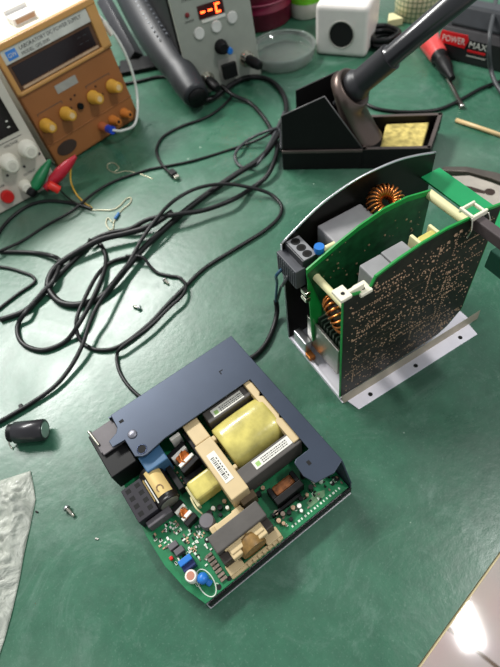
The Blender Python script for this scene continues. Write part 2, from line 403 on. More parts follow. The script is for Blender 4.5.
# rows of surface mounted chips
for x, y, h, r_, m_ in [(84,44,22,2.4,BLK),(90,46,21,1.8,SOLD),(41,56,24,2.5,BLK),(46,58,22,1.8,WHT),(51,55,23,2.2,BLK),(57,57,22,1.8,SOLD),(48,50,21,1.6,BLK),(56,51,22,1.6,WHT),(124,33,27,2.6,BLK),(86,12,21,1.5,SOLD),(93,11,21,1.6,BLK),(104,11,21,1.4,WHT),(110,19,22,1.9,BLK),(116,18,22,1.5,SOLD),(122,20,26,2.2,BLK),(145,36,34,2.4,BLK),(139,37,30,2,SOLD)]:
    MB().lathe([(r_*.9,0),(r_,.6),(r_,h-17)],(x,y,17),n=12).build('small_radial_part', m_, psu)
for k in range(30):
    x = random.uniform(82,147); y = random.uniform(8.5,22)
    o = MB().box(-1.2,1.2,-.7,.7,0,.9).build('surface_mount_capacitor', random.choice((BLK,BLK,SILK,SOLD,mat('smd_brown',(0,0,0)))), psu, .15)
    o.location = (x*MM, y*MM, 17*MM); o.rotation_euler = (0,0,random.choice((0,pi/2)))
MB().box(82,112,20.5,23,17,24).build('dark_block', BLK, psu, .5)
MB().tube(spline([(36,60,20),(34.5,66,24),(35,74,24),(36,79,20)],5),.8,6).build('wire_lead', CREAM, psu)
base = MB().box(-.9,.9,-.6,.6,0,.8)
smd = []
def free(x, y):
    return not (29 < x and y < 46) and not (x > 29 and y > 60) and not (x > 15 and y > 57)
cols = [SILK, SILK, WHT, SOLD, BLK, mat('smd_brown',(0,0,0))]
cnt = 0
protos = {}
while cnt < 88:
    x = random.uniform(-7, 36); y = random.uniform(40, 73) if random.random() < .85 else random.uniform(20, 40)
    if not free(x, y) or (x < 13 and y < 40) or (abs(x-36) < 7 and abs(y-51) < 7) or (x < 11 and 43 < y < 57) or x > 32: continue
    m_ = random.choice(cols)
    if m_.name not in protos:
        o = MB().box(-1.1,1.1,-.7,.7,0,.9).build('surface_mount_chip', m_, psu, .15); protos[m_.name] = o
    else:
        o = protos[m_.name].copy(); C.objects.link(o); o.parent = psu
    o.location = (x*MM, y*MM, 17.0*MM); o.rotation_euler = (0, 0, random.choice((0, pi/2, pi/2+.02)))
    o.scale = (random.uniform(.8,1.5), random.uniform(.8,1.3), 1)
    cnt += 1

# ------------------------------------------------------------------ second power supply standing on edge
l2_ = at(345, 402)
ps2 = thing('power_supply_unit', 'opened power supply standing on edge, two upright green circuit boards on an aluminium bracket', 'power supply', (l2_.x, l2_.y, 0), R(22))
def arcpts(n=14):
    P = [(-3,143),(17,154),(37,163.5),(58,169),(78,171.5),(100,171),(121,168.5),(142,163),(163,156)]
    return P
bp_ = MB().prism([(-3,1.5)]+arcpts()+[(163,1.5)], 94, 95.6, 'y').build('back_plate', DKMET, ps2)
MB().tube(spline([(u,94.8,z) for u, z in arcpts()],4), 1.1, 8).build('plate_rim', SILV, bp_)
MB().tube([(-3,94.8,143),(-3,94.8,60),(-3,94.8,4)], .9, 8).build('plate_rim', SILV, bp_)
MB().box(-3,165,0,95.6,0,1.4).build('base_plate', WALU, ps2, .3)
MB().box(-3,0,4,92,1.4,5).build('base_lip', WALU, ps2, .3)
fl = MB().prism([(6,-14),(158,-14),(160,0),(2,0)],0,1.2).build('mounting_flange', WALU, ps2, .3)
for u in (25, 82, 141): MB().lathe([(2.2,0),(2.2,.12)],(u,-7.5,1.2),n=18).build('screw_hole', mat('hole_black',(0,0,0)), fl)
MB().prism([(-2,1.2),(0,9),(3,10),(3,1.2)],-2,172,'x').build('folded_edge', BALU, ps2, .3) if False else MB().add([(-2,-1,1.2),(172,0,1.2),(176,3,10),(-2,3,9),(-2,4.5,1.2),(176,4.5,1.2)],[(0,1,2,3),(3,2,5,4),(0,4,5,1),(0,3,4),(1,5,2)]).build('folded_edge', BALU, ps2)
b2p = [(-4,8),(-9,168),(15,159),(20,171),(40,176),(62,179),(85,179.5),(106,177),(126,175.5),(142,172),(142,38),(128,20),(118,14)]
b2 = MB().prism(b2p, 3.4, 5, 'y').build('circuit_board', PCBE, ps2)
MB().prism([(x+(1.2 if x < 60 else -1.2), z-2.2) if z > 100 else (x+(1.0 if x < 60 else -1), z+1) for x, z in b2p], 3.1, 3.4, 'y').build('solder_side', PCBD, b2)
# solder joints: several hundred blobs nobody would count
sj = MB()
def blob(mb, x, y, z, r, d=-1):
    n = 6; vs = [(x+r*cos(2*pi*k/n), y, z+r*sin(2*pi*k/n)) for k in range(n)]+[(x, y+d*r*.8, z)]
    mb.add(vs, [(k, (k+1)%n, n) if d > 0 else ((k+1)%n, k, n) for k in range(n)], True)
rows = []
for i in range(80):
    x = random.uniform(0,128); z = random.uniform(22,160); nn = random.randint(3,12); hor = random.random() < .75; st = random.choice((2.5,3,4))
    for k in range(nn): rows.append((x+(k*st if hor else 0), z+(0 if hor else k*st), random.uniform(.55,1.0)))
for i in range(700): rows.append((random.uniform(-2,138), random.uniform(14,168), random.choice((.5,.6,.8,1.1))))
for x, z, r in rows:
    if x < 139 and z < 165 and z > 14+max(0, (x-115)*1.1) and not (x < 19 and z > 152): blob(sj, x, 3.1, z, r)
for x, z, r in ((96,166,2),(90,162,1.8),(84,157,1.8),(101,167,1.9),(78,149,1.6)): blob(sj, x, 3.1, z, r)
tag(sj.build('solder_joints', SOLD, b2), kind='stuff')
tr = MB()
for i in range(16):
    z = 25+i*8+random.uniform(-2,2); x = random.uniform(0,60); tr.box(x, x+random.uniform(25,70), 2.95, 3.1, z, z+.8)
tr.build('copper_tracks', mat('track_brown', s(60,52,34), .4, .3), b2)
# middle board
b1p = [(2,82),(-1,140),(14,146),(30,152),(50,158.5),(75,163),(100,162),(127,155),(129,40),(60,30),(4,30)]
b1 = MB().prism(b1p, 60, 61.6, 'y').build('circuit_board', PCBE, ps2)
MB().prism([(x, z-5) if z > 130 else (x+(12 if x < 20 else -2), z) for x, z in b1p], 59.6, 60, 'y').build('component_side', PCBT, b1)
sj1 = MB()
for i in range(38): blob(sj1, random.uniform(4,120), 59.6, random.uniform(95,150), random.choice((.6,.8,1.3)))
tag(sj1.build('solder_joints', SOLD, b1), kind='stuff')
# big grey part and toroid between plate and middle board
MB().box(31,77,64,91,60,147).build('grey_relay', GREYP, ps2, 1.5)
def toroid(name, c, d, R0, r, nt_, wr, parent):
    q = Vector(d).normalized().to_track_quat('Z','Y').to_matrix().to_4x4(); q.translation = Vector(c)
    t = MB().torus((0,0,0), R0, r*.75, q).build(name, mat('toroid_core', s(60,52,40), .6), parent)
    w = MB(q)
    for i in range(nt_):
        a = 2*pi*i/nt_; ring = []
        for k in range(10):
            b = 2*pi*k/10; rr = R0+(r+.4)*cos(b); ring.append((rr*cos(a), rr*sin(a), (r+.6)*sin(b)*1.1))
        w.tube(ring, wr, 6, closed=True)
    tag(w.build('copper_winding', COPP, t), kind='stuff')
toroid('toroid_inductor', (93,77,148), (-.1,-.45,.88), 10.5, 5.6, 22, 1.05, ps2)
MB().box(90,102,72,84,60,136).build('toroid_support', BLK, ps2)
toroid('toroid_inductor', (12,33,100), (.9,-.3,.4), 12, 6, 20, 1.2, ps2)
# relays
MB().box(31,52,9,34,60,148).build('grey_relay', GREYP, ps2, 1.2)
MB().box(53,75,11,35,60,148).build('grey_relay', GREYP, ps2, 1.2)
y2 = MB().box(83,100,15,29,136,151).build('taped_transformer', TAPE, ps2, 2.5)
MB().box(80,83,12,33,134,152).box(99,102,12,33,134,152).build('bobbin', CREAM, y2, .8)
MB().box(82,101,18,30,132,138).build('ferrite_core', FERR, y2, .8)
MB().box(76,106,8,38,90,133).build('black_block', BLK, ps2, 1)
# terminal block
tb = MB().box(0,15,67,95,124,143).build('terminal_block', mat('terminal_black', s(44,44,48), .45), ps2, .8)
MB().box(-8,2,66,96,114,136).build('terminal_front', mat('terminal_grey', s(70,71,76), .5), tb, .8)
MB().box(1.6,14.4,67.6,94.4,143,143.3).build('terminal_top', mat('terminal_rim', s(135,135,137), .4), tb)
for i in range(3):
    MB().lathe([(4.1,0),(4.1,.15)],(8,72.4+i*8.6,143.3),n=20).build('screw_well', mat('hole_black',(0,0,0)), tb)
    MB().lathe([(2.4,0),(2.4,.1)],(8,72.4+i*8.6,143.45),n=12).build('screw_head', DKMET, tb)
for i in range(9): MB().box(-8.6,-7.8,68.5+i*3,70+i*3,116,134).build('rib', mat('terminal_grey',(0,0,0)), tb)
MB().lathe([(4.2,0),(4.6,3),(4.2,6)],(17,68,144),(0,0,1)).build('blue_varistor', BLUE, ps2)
MB().cyl((20,66,146),(30,64,148),2.4).build('white_sleeve', CREAM, ps2)
for dz in (0, -8): MB().box(-4,1,58,66,108+dz,113+dz).build('metal_tab', NICK, ps2, .5)
# standoffs and clips
MB().cyl((8,59.6,126),(8,5,126),3.4,2.9).build('standoff_post', CREAM, ps2)
MB().cyl((126,61,151),(126,5,151),4.2,3.8).build('standoff_post', CREAM, ps2)
MB().box(-12,-2,1,13,165,168.5).box(-3,12,5,8,161,167).box(6,17,1,12,158,161.5).build('mounting_clip', CLIPW, ps2, .8)
MB().lathe([(1.8,0),(1.8,.1)],(11,6,161.5),n=14).lathe([(1.6,0),(1.6,.1)],(-7,6,168.5),n=14).build('clip_hole', mat('hole_black',(0,0,0)), ps2)
MB().box(107,122,.6,2.9,174,179).box(107,109,1,15,176,179).box(120,122,1,15,174,177).box(107,122,13,15,174,178).build('mounting_clip', CLIPW, ps2, .8)
MB().tube(spline([(106,1,179),(105,-2,170),(105,0,160)],4),.9,6).tube(spline([(123,1,175),(124,-2,167),(123,0,158)],4),.9,6).build('clip_leg', NICK, ps2)
# silver transistor plate and heat sink fins at lower left
MB().box(6,9,22,72,16,58).build('heat_sink_plate', STEEL, ps2, .5)
for i in range(9): MB().box(10,30,26+i*4.6,27.4+i*4.6,20,66).build('cooling_fin', mat('dull_green_fin', s(70,88,74), .4, .5), ps2)
MB().box(-2,6,64,86,2,24).build('metal_bracket', SILV, ps2, 1)
MB().box(-3,4,55,64,3,10).build('copper_stub', COPP, ps2, .5)
MB().box(30,120,10,56,20,60).build('black_block', BLK, ps2, 1)
# green cross board, dark bar, small green corner
MB().box(150,172,4,94,134,136).build('cross_board', mat('emerald_board', s(28,140,84), .35, var=.12, vscale=20), ps2, .3)
MB().box(110,118,-70,2.6,165,175).build('dark_bar', mat('brown_grey_bar', s(74,66,66), .45), ps2, 1)
MB().box(119.5,150,-62,-14,130,149).build('green_end_piece', mat('teal_end_piece', s(40,92,72), .4), ps2, 1)

# ------------------------------------------------------------------ bench supply helpers
def tilted(s0, tilt): return RX(-tilt)   # leaning back
def knob(parent, M, x, z, r, L, m_, name='knob', pointer=None, cap=None):
    k = MB(M).lathe([(r*1.15,0),(r*1.15,2),(r,2.6),(r*.88,L-1),(r*.7,L)], (x,0,z), (0,-1,0), 24).build(name, m_, parent)
    for i in range(0): pass
    if pointer: MB(M).box(x-.6,x+.6,-L-.3,-L,z,z+r*.7).build('pointer', pointer, k)
    if cap: MB(M).lathe([(r*.5,0),(r*.45,1)], (x,-L+.4,z), (0,-1,0), 16).build('knob_cap', cap, k)
    return k
def FT(M, x, z, y=0): return M@T(x, y, z)@RX(90)      # text frame on a front face

# orange bench supply
ly = at(56, 172)
M10 = RX(-10)
ORC = mat('orange_brown_panel', s(150,96,52), .42, var=.08, vscale=20)
ORR = mat('amber_rim', s(196,146,84), .35, var=.05)
ORK = mat('amber_knob', s(214,160,58), .35, var=.06)
ORCASE = mat('ivory_case', s(232,226,206), .5, var=.03)
ys = thing('bench_power_supply', 'orange-brown bench power supply with amber knobs and dark display', 'power supply', (ly.x, ly.y, 0), R(37.4))
MB().prism([(11,1),(41,168),(240,168),(240,1)],8,167,'x').build('case', ORCASE, ys, 3)
pn = MB(M10).box(8,167,0,12,2.5,172).build('front_panel', ORC, ys, 2.5)
MB(M10).box(7,168,-5,6,166,174).box(7,168,-4,2,110,115).box(7,14,-4,2,110,168).box(152,168,-4,2,110,168).build('rim', ORR, pn, 1.5)
MB(M10).box(14,152,-2.5,0,149,166).build('name_strip', mat('silver_strip', s(205,205,196), .45, .2), pn, .5)
text('lettering', 'LABORATORY DC POWER SUPPLY', 6.6, INK, pn, FT(M10,40,158,-2.6)@Matrix.Diagonal((.98,1,1,1)))
text('lettering', 'MODEL  GPS-3030', 5.6, INK, pn, FT(M10,40,151.5,-2.6))
MB(M10).box(20,35,-2.9,-2.5,152,163).build('blue_badge', mat('badge_blue', s(60,130,210), .5), pn)
text('badge_mark', 'GW', 7, LABEL, pn, FT(M10,21.5,155,-3))
MB(M10).box(14,152,-.4,0,115,148).build('display_recess', mat('recess_brown', s(92,62,40), .5), pn)
MB(M10).box(19,146,-1.2,-.4,121,145).build('display', mat('display_black', s(26,16,18), .15), pn)
MB(M10).box(20,148,-2,-.4,116.5,119.5).build('display_lip', mat('lip_tan', s(190,160,130), .4), pn)
for i in range(4): MB(M10).box(122+(i%2)*10,128+(i%2)*10,-1.5,-1.2,130+(i//2)*8,130.8+(i//2)*8).build('display_mark', DGREY, pn)
MB(M10).box(60,96,-.5,0,90,101).build('blank_sticker', mat('grey_sticker', s(160,158,150), .5), pn)
for x in (22,57,107,143):
    knob(pn, M10, x, 63, 8.5, 20, ORK, cap=mat('knob_cream', s(220,190,140), .4))
    MB(M10).lathe([(11.5,0),(11.5,.3)],(x,0,63),(0,-1,0)).build('dial_mark', mat('dial_brown', s(140,82,36), .5), pn)
for a, b in ((18,60),(103,147)):
    MB(M10).box(a,b,-.3,0,80,80.8).box(a,a+.8,-.3,0,77,80.8).box(b-.8,b,-.3,0,77,80.8).build('bracket_line', INK, pn)
MB(M10).lathe([(4.5,0),(4.5,4)],(82,0,62),(0,-1,0)).build('push_button', BLK, pn)
for x, z in ((82,78),(74,76),(68,66),(118,74),(123,60)): MB(M10).lathe([(1.6,0),(1.6,.8)],(x,0,z),(0,-1,0),n=12).build('indicator_lamp', mat('lamp_brown', s(60,30,24), .4), pn)
MB(M10).box(8,167,-1.2,0,36,38).build('panel_step', ORC, pn, .5)
ovm = MB(M10); ovv = [(34+17*cos(2*pi*k/32), 22+9.5*sin(2*pi*k/32)) for k in range(32)]
ovm.prism(ovv, -.8, 0, 'y').build('oval_plate', mat('oval_brown', s(62,48,40), .5), pn)
for x, c_ in ((100,'brown'),(121,'amber'),(144,'amber')):
    k = MB(M10).lathe([(7.5,0),(7.5,2),(6,3),(6,14),(4.5,15),(4.5,18)],(x,0,20),(0,-1,0),20).build('binding_post', mat('post_'+c_, s(176,96,56) if c_=='brown' else s(206,124,52), .4), pn)
    if x != 100: MB(M10).lathe([(2.5,0),(2.5,.2)],(x,-18,20),(0,-1,0)).build('post_socket', mat('hole_black',(0,0,0)), k)

# small white box lying on the orange supply
zt = 172*cos(R(10))+ (1)
pb = at(23, 20, 168)
tx = thing('small_box', 'small open-ended white cardboard box on top of the orange power supply', 'box', (pb.x, pb.y, 0), R(35))
# ------------------------------------------------------------------ white bench supply at the left
lw = at(5, 213)
WCASE = mat('warm_white_panel', s(198,192,178), .5, var=.04)
ws = thing('bench_power_supply', 'white bench power supply with ivory knobs and a red button at the left edge', 'power supply', (lw.x, lw.y, 0), R(30))
MB().prism([(9,1),(34,148),(170,148),(170,1)],-40,78,'x').build('case', mat('grey_case', s(120,118,110), .5), ws, 2)
wp = MB(M10).box(-42,88,0,10,2,154).build('front_panel', WCASE, ws, 2)
MB(M10).box(-34,76,-.8,0,88,146).build('display', mat('display_black',(0,0,0)), wp, .4)
MB(M10).box(64,68,-1.1,-.8,97,98.5).box(66,69,-1.1,-.8,104,106).build('display_mark', LABEL, wp)
IV = mat('ivory_knob', s(226,222,206), .4, var=.04)
knob(wp, M10, 42, 58, 11, 18, IV, cap=mat('knob_disc', s(205,200,186), .4)); knob(wp, M10, 73, 63, 11, 18, IV, cap=mat('knob_disc',(0,0,0)))
knob(wp, M10, 44, 20, 8, 12, IV); knob(wp, M10, 12, 58, 11, 18, IV)
MB(M10).lathe([(8.5,0),(9,1),(9,6),(7.5,8)],(15,0,20),(0,-1,0)).build('red_button', RED, wp)
for x, z, t in ((47,76,'VOLTAGE'),(50,32,'OUTPUT'),(5,33,'POWER')): text('lettering', t, 4.6, INK, wp, FT(M10,x,z,-.2))
for x, z in ((57,44),(31,44),(84,50),(28,70)): MB(M10).lathe([(1.8,0),(1.8,.7)],(x,0,z),(0,-1,0),n=12).build('indicator_lamp', DGREY, wp)
MB(M10).box(40,76,-.3,0,82,82.8).build('bracket_line', INK, wp)

MB().box(-17,17,-11,11,168.2,177).build('carton', mat('white_card', s(232,228,222), .6, var=.02), tx, .4)
MB().box(-14,15,-11.3,-11,170,175.5).build('open_end', mat('card_inside', s(186,150,120), .7), tx)
MB().box(-17,17,10.5,11.2,177,182).build('flap', mat('white_card',(0,0,0)), tx, .2)

# ------------------------------------------------------------------ soldering station
lst = at(197, 98)
GP = mat('grey_station_panel', s(150,154,144), .45, .1, var=.05)
st = thing('soldering_station', 'grey and black soldering station with red digits and three white buttons', 'soldering station', (lst.x, lst.y, 0), R(14.9))
MB().prism([(9,1),(39,168),(180,168),(180,1)],-8,119,'x').build('case', BLK, st, 3)
sp = MB(M10).box(-5,119,0,10,2,172).build('front_panel', GP, st, 2)
MB(M10).box(33,75,-1,0,106,124).build('display', mat('display_red_black', s(60,8,8), .2), sp, .4)
LEDM = mat('red_segments', (1,.05,.01), .5, emit=(1,.06,.01,6))
dg = MB(M10); dg.box(37,44,-1.4,-1,113.5,116).build('digit_segment', LEDM, sp)
MB(M10).box(49,56,-1.4,-1,113.5,116).build('digit_segment', LEDM, sp)
MB(M10).box(61,69,-1.4,-1,119,121.4).box(61,63.4,-1.4,-1,109,121.4).box(61,69,-1.4,-1,108.4,110.8).build('digit_segment', LEDM, sp)
MB(M10).box(36,75,-1.6,0,100.5,104.5).build('white_strip', LABEL, sp, .4)
MB(M10).lathe([(3.4,0),(3.4,1.5),(2,2.6)],(16,0,117),(0,-1,0)).build('indicator_lamp', mat('dull_red_lamp', s(120,34,38), .3), sp)
text('lettering', 'ON/OFF', 4, INK, sp, FT(M10,10,107,-.2)); text('lettering', 'STATION', 5, INK, sp, FT(M10,12,134,-.2))
for x, z in ((28,89),(57,91),(85,96)):
    MB(M10).lathe([(8.6,0),(8.6,1.5),(7.4,3)],(x,0,z),(0,-1,0),28).build('button', mat('button_white', s(206,206,200), .4), sp)
k = knob(sp, M10, 58, 62, 9.5, 16, BLK)
MB(M10).lathe([(5.2,0),(5.2,6),(4,7.5)],(67,-9,56),(0,-1,0)).build('blue_plug', BLUE, sp)
MB(M10).box(47,79,-1.4,0,14,44).build('label_frame', mat('grey_sticker',(0,0,0)), sp, .5)
MB(M10).box(51,75,-10,-1.4,15,37).build('rocker_switch', BLK, sp, 1)
for x, z in ((24,22),(97,33)):
    k = MB(M10).lathe([(12,0),(12,3),(10,4),(10,12),(9,13)],(x,0,z),(0,-1,0)).build('socket_ring', NICK, sp)
    MB(M10).lathe([(8,0),(8.5,14),(7,26),(5,29)],(x,-12,z),(0.25 if x > 50 else .1,-1,-.15)).build('cable_plug', BLK, k)

# ------------------------------------------------------------------ hot-air handle
ha = thing('hot_air_gun', 'long black hot-air gun handle leaning between orange supply and station', 'hot air gun', at(197, 97))
o_ = at(197, 97)
def rel(px, py, z, o=o_): v = at(px, py, z); return (v-Vector((o.x, o.y, 0)))*1000
hp = spline([rel(197,97,27),rel(183,76,38),rel(166,52,52),rel(146,20,70),rel(128,-14,88)],8)
MB().tube(hp, 30, 28, taper=lambda t: .66+.10*sin(min(1,t*3.3)*pi)+.34*max(0,min(1,(t-.12)*2.0))).build('handle', mat('gun_black', s(34,36,40), .46), ha)
MB().tube([hp[0]+(hp[0]-hp[2])*.0, hp[0]+(hp[0]-hp[2])*.35], 16, 20).build('strain_relief', BLK, ha)
vd = MB()
for i in range(14):
    p = hp[16+i]; vd.lathe([(1.8,0),(1.8,1)], p+Vector((-5,-11,27)), (-.2,-.4,.9), 8)
    vd.lathe([(1.8,0),(1.8,1)], p+Vector((8,-3,28.5)), (.2,-.1,.95), 8)
tag(vd.build('vent_dots', mat('vent_grey', s(112,117,124), .5), ha), kind='stuff')
cr = thing('gun_cradle', 'dark grey metal cradle arm behind the hot-air gun handle', 'cradle', at(140, 72))
oc = at(140, 72)
def relc(px, py, z): v = at(px, py, z); return (v-Vector((oc.x, oc.y, 0)))*1000
a = relc(104,0,60); b = relc(136,58,6)
MB().tube([a, (a+b)/2, b], 15, 4).build('arm', mat('arm_grey', s(52,52,56), .4), cr, 1)
MB().box(-35,40,-5,40,0,8).build('foot', BLK, cr, 2)

# ------------------------------------------------------------------ things at the back
p = at(260, 18)
mc = thing('storage_tub', 'maroon plastic tub with raised rings behind the soldering station', 'tub', (p.x, p.y, 0))
MAR = mat('maroon_plastic', s(112,22,52), .3, var=.08)
MB().lathe([(58,0),(62,4),(64,30),(65,30.5),(65,33),(64,34),(66,60),(67.5,61),(67.5,64),(66,65),(69,105),(70,110),(66,110),(60,6),(0.1,6)], cap=False, n=48).build('tub_wall', MAR, mc)
MB().torus((0,0,110),68,3).torus((0,0,47),66,1.0).torus((0,0,80),68,1.0).build('tub_rim', mat('maroon_rim', s(170,90,110), .3), mc)
p = at(283, 58)
gd = thing('glass_dish', 'round clear shallow dish between the maroon tub and white cube', 'dish', (p.x, p.y, 0))
GL = mat('clear_dish', s(225,235,228), .06, trans=.86, var=.0, ior=1.4)
MB().lathe([(0.1,0.3),(50,.3),(54,3),(56,20),(54,20),(52,4),(49,2.6),(0.1,2.6)], cap=False, n=56).build('dish_wall', GL, gd)
MB().torus((0,0,20),55,2.2,n=56).torus((0,0,4),50,1.8,n=56).build('dish_rim', GL, gd)
p = at(315, 55)
wc = thing('plastic_cube', 'white rounded plastic cube with one round black hole in its front', 'dispenser', (p.x, p.y, 0), R(-30))
WP = mat('milky_plastic', s(226,220,214), .4, var=.04)
MB().box(0,88,0,90,0,80).build('body', WP, wc, 8, 4)
MB().lathe([(22,0),(22,.6)],(45,0,36),(0,-1,0),32).build('hole', mat('hole_black',(0,0,0)), wc)
MB().torus((45,36,0.4),21,1.2,RX(90)).build('hole_rim', mat('grey_sticker',(0,0,0)), wc)
p = at(306, 14)
tb_ = thing('label_tub', 'white tub with green and orange label at the top of the picture', 'tub', (p.x, p.y, 0))
MB().lathe([(24,0),(28,2),(32,40),(33,70)], n=32).build('tub_body', WP, tb_)
MB().lathe([(31.6,28),(33.6,62)], cap=False, n=32).build('label_band', mat('green_band', s(110,190,40), .4), tb_)
MB().lathe([(32.8,38),(33.9,58)], cap=False, n=10).build('orange_print', mat('orange_print', s(226,120,40), .4), tb_)
p = at(416, 14)
def gridmat():
    m = bpy.data.materials.new('green_grid_print'); m.use_nodes = True; nt = m.node_tree; b = nt.nodes['Principled BSDF']
    tc = nt.nodes.new('ShaderNodeTexCoord'); sx = nt.nodes.new('ShaderNodeSeparateXYZ'); nt.links.new(tc.outputs['Object'], sx.inputs[0])
    an = nt.nodes.new('ShaderNodeMath'); an.operation = 'ARCTAN2'; nt.links.new(sx.outputs[1], an.inputs[0]); nt.links.new(sx.outputs[0], an.inputs[1])
    def lines(src, k):
        a = nt.nodes.new('ShaderNodeMath'); a.operation = 'MULTIPLY'; a.inputs[1].default_value = k; nt.links.new(src, a.inputs[0])
        f = nt.nodes.new('ShaderNodeMath'); f.operation = 'FRACT'; nt.links.new(a.outputs[0], f.inputs[0])
        c = nt.nodes.new('ShaderNodeMath'); c.operation = 'LESS_THAN'; c.inputs[1].default_value = .2; nt.links.new(f.outputs[0], c.inputs[0]); return c.outputs[0]
    mx = nt.nodes.new('ShaderNodeMath'); mx.operation = 'MAXIMUM'; nt.links.new(lines(an.outputs[0], 5.0), mx.inputs[0]); nt.links.new(lines(sx.outputs[2], 120), mx.inputs[1])
    mi = nt.nodes.new('ShaderNodeMix'); mi.data_type = 'RGBA'; mi.inputs[6].default_value = (*s(222,214,180),1); mi.inputs[7].default_value = (*s(90,120,80),1)
    nt.links.new(mx.outputs[0], mi.inputs[0]); nt.links.new(mi.outputs[2], b.inputs['Base Color']); b.inputs['Roughness'].default_value = .45
    return m
gc = MB().lathe([(36,0),(39,2),(42,90),(40,90),(36,4),(.1,4)], n=40, cap=False).build('cup', gridmat()); gc.location = (p.x, p.y, 0)
tag(gc, 'cream cup with a green grid pattern behind the soldering iron', 'cup')
# dark cable coil behind the cube
p = at(382, 44)
cc = MB()
for i, (rr, z) in enumerate(((20,4),(24,9),(19,14),(23,19))):
    cc.tube([((rr+3*sin(3*a+i))*cos(a), 1.2*(rr+2*cos(2*a))*sin(a), z+1.2*sin(2*a+i)) for a in [2*pi*k/36 for k in range(36)]], 4, 8, closed=True)
co_ = cc.build('cable_coil', CABLE); co_.location = (p.x, p.y, 0); tag(co_, 'small coil of black cable right of the white cube', 'cable')
pk = at(393, 24); o = MB().prism([(-14,-10),(14,-10),(4,16),(-4,16)],0,12).build('cream_tip', CREAM, None, 1); o.name = 'foam_wedge'; o.location = (pk.x, pk.y, 0)
tag(o, 'small cream wedge behind the coil of black cable', 'wedge')
# battery charger
p = at(457, 61)
ch = thing('battery_charger', 'black charger with red and white lettering at upper right', 'charger', (p.x, p.y, 0), R(-48))
cb = MB().prism([(-2,0),(62,0),(70,8),(70,40),(50,46),(6,46),(-2,36)],-36,110,'x').build('body', mat('charger_black', s(34,32,34), .4), ch, 2.5)
MB().prism([(8,46),(64,46),(58,66),(20,72)],-28,110,'x').build('top_shell', DGREY, ch, 4)
Mf = T(0,-2.2,0)
MB().prism([(-33,24),(8,22),(12,34),(9,42),(-33,42),(-35,36)],-3,-2,'y').build('red_badge', mat('badge_red', s(206,28,34), .4), cb, .4)
text('badge_lettering', 'POWER', 11.5, LABEL, cb, T(-31,-3.1,27.5)@RX(90)@Matrix.Diagonal((.95,1.15,1,1)), .3)
text('badge_lettering', 'MAX', 13.5, LABEL, cb, T(13,-2.1,25)@RX(90), .3)
MB().box(13,42,-2.8,-2,19,22).build('red_stripe', mat('badge_red',(0,0,0)), cb)
MB().box(13,44,-2.6,-2,12,14).build('grey_stripe', mat('grey_sticker',(0,0,0)), cb)
# screwdriver
pa, pb_ = at(424, 30, 17), at(443, 56, 15)
dsv = (pb_-pa).normalized()
sd = thing('screwdriver', 'screwdriver with a translucent red handle and black collar', 'screwdriver', (pa.x, pa.y, 0))
A = Vector((0,0,15)); tp_ = at(463,108,3); D = Vector(((tp_-pa).x, (tp_-pa).y, 0)).normalized()
kk = (pb_-pa).length*1000/54
MB().lathe([(6,-18),(13,-14),(16,-5),(18,14),(17,32),(14,50*kk),(13,54*kk)], A, D, 24).build('handle', mat('coral_handle', s(205,72,70), .25, coat=.4), sd)
MB().lathe([(13,54*kk),(12.5,57*kk),(9,59*kk),(11.5,67*kk),(10,78*kk),(6,88*kk),(4.5,96*kk)], A, D, 24).build('collar', BLK, sd)
tipd = (at(462,108,2)-pa)*1000; tipd = Vector((tipd.x, tipd.y, 0)).length
MB().lathe([(3,86*kk),(3,tipd-6),(4.2,tipd-5),(4.2,tipd),(3.4,tipd+1)], A-Vector((0,0,0)), (D+Vector((0,0,-.06))), 14).build('blade', STEEL, sd)
# stick
pa = at(456, 120, 3); pb_ = at(512, 139, 3)
sk_ = MB().tube([(0,0,3),((pb_-pa).x*500,(pb_-pa).y*500,3),((pb_-pa).x*1000,(pb_-pa).y*1000,3)],3,8).build('wooden_stick', mat('brass_stick', s(206,178,130), .4)); sk_.location = (pa.x, pa.y, 0)
tag(sk_, 'thin pale stick pointing left near the right edge', 'stick')
# side cutters lying behind the standing supply
p = at(488, 197)
pl = thing('pliers', 'pale steel pliers jaws with round pivot hole behind the standing supply', 'pliers', (p.x, p.y, 0))
def rp(px, py, z=0): v = at(px, py, z); return ((v.x-p.x)*1000, (v.y-p.y)*1000)
PLM = mat('pale_steel', s(208,198,184), .38, .6)
MB().prism([rp(440,176),rp(465,177),(rp(490,184)),rp(530,200),rp(530,190),rp(495,178),rp(465,172),rp(442,172)],0,9).build('jaw', mat('dark_steel_edge', s(120,112,104), .35, .8), pl, 1)
MB().prism([rp(444,181),rp(468,180),rp(490,187),rp(530,203),rp(525,224),rp(500,214),rp(478,208),rp(460,196)],1,8).build('jaw', PLM, pl, 1.5)
MB().lathe([(6.2,0),(6.2,.3)],(0,0,8),n=20).prism([rp(455,189),rp(470,192),rp(483,196),rp(483,199),rp(468,196)],8,8.25).build('pivot_hole', mat('pivot_dark', s(52,36,28), .6), pl)

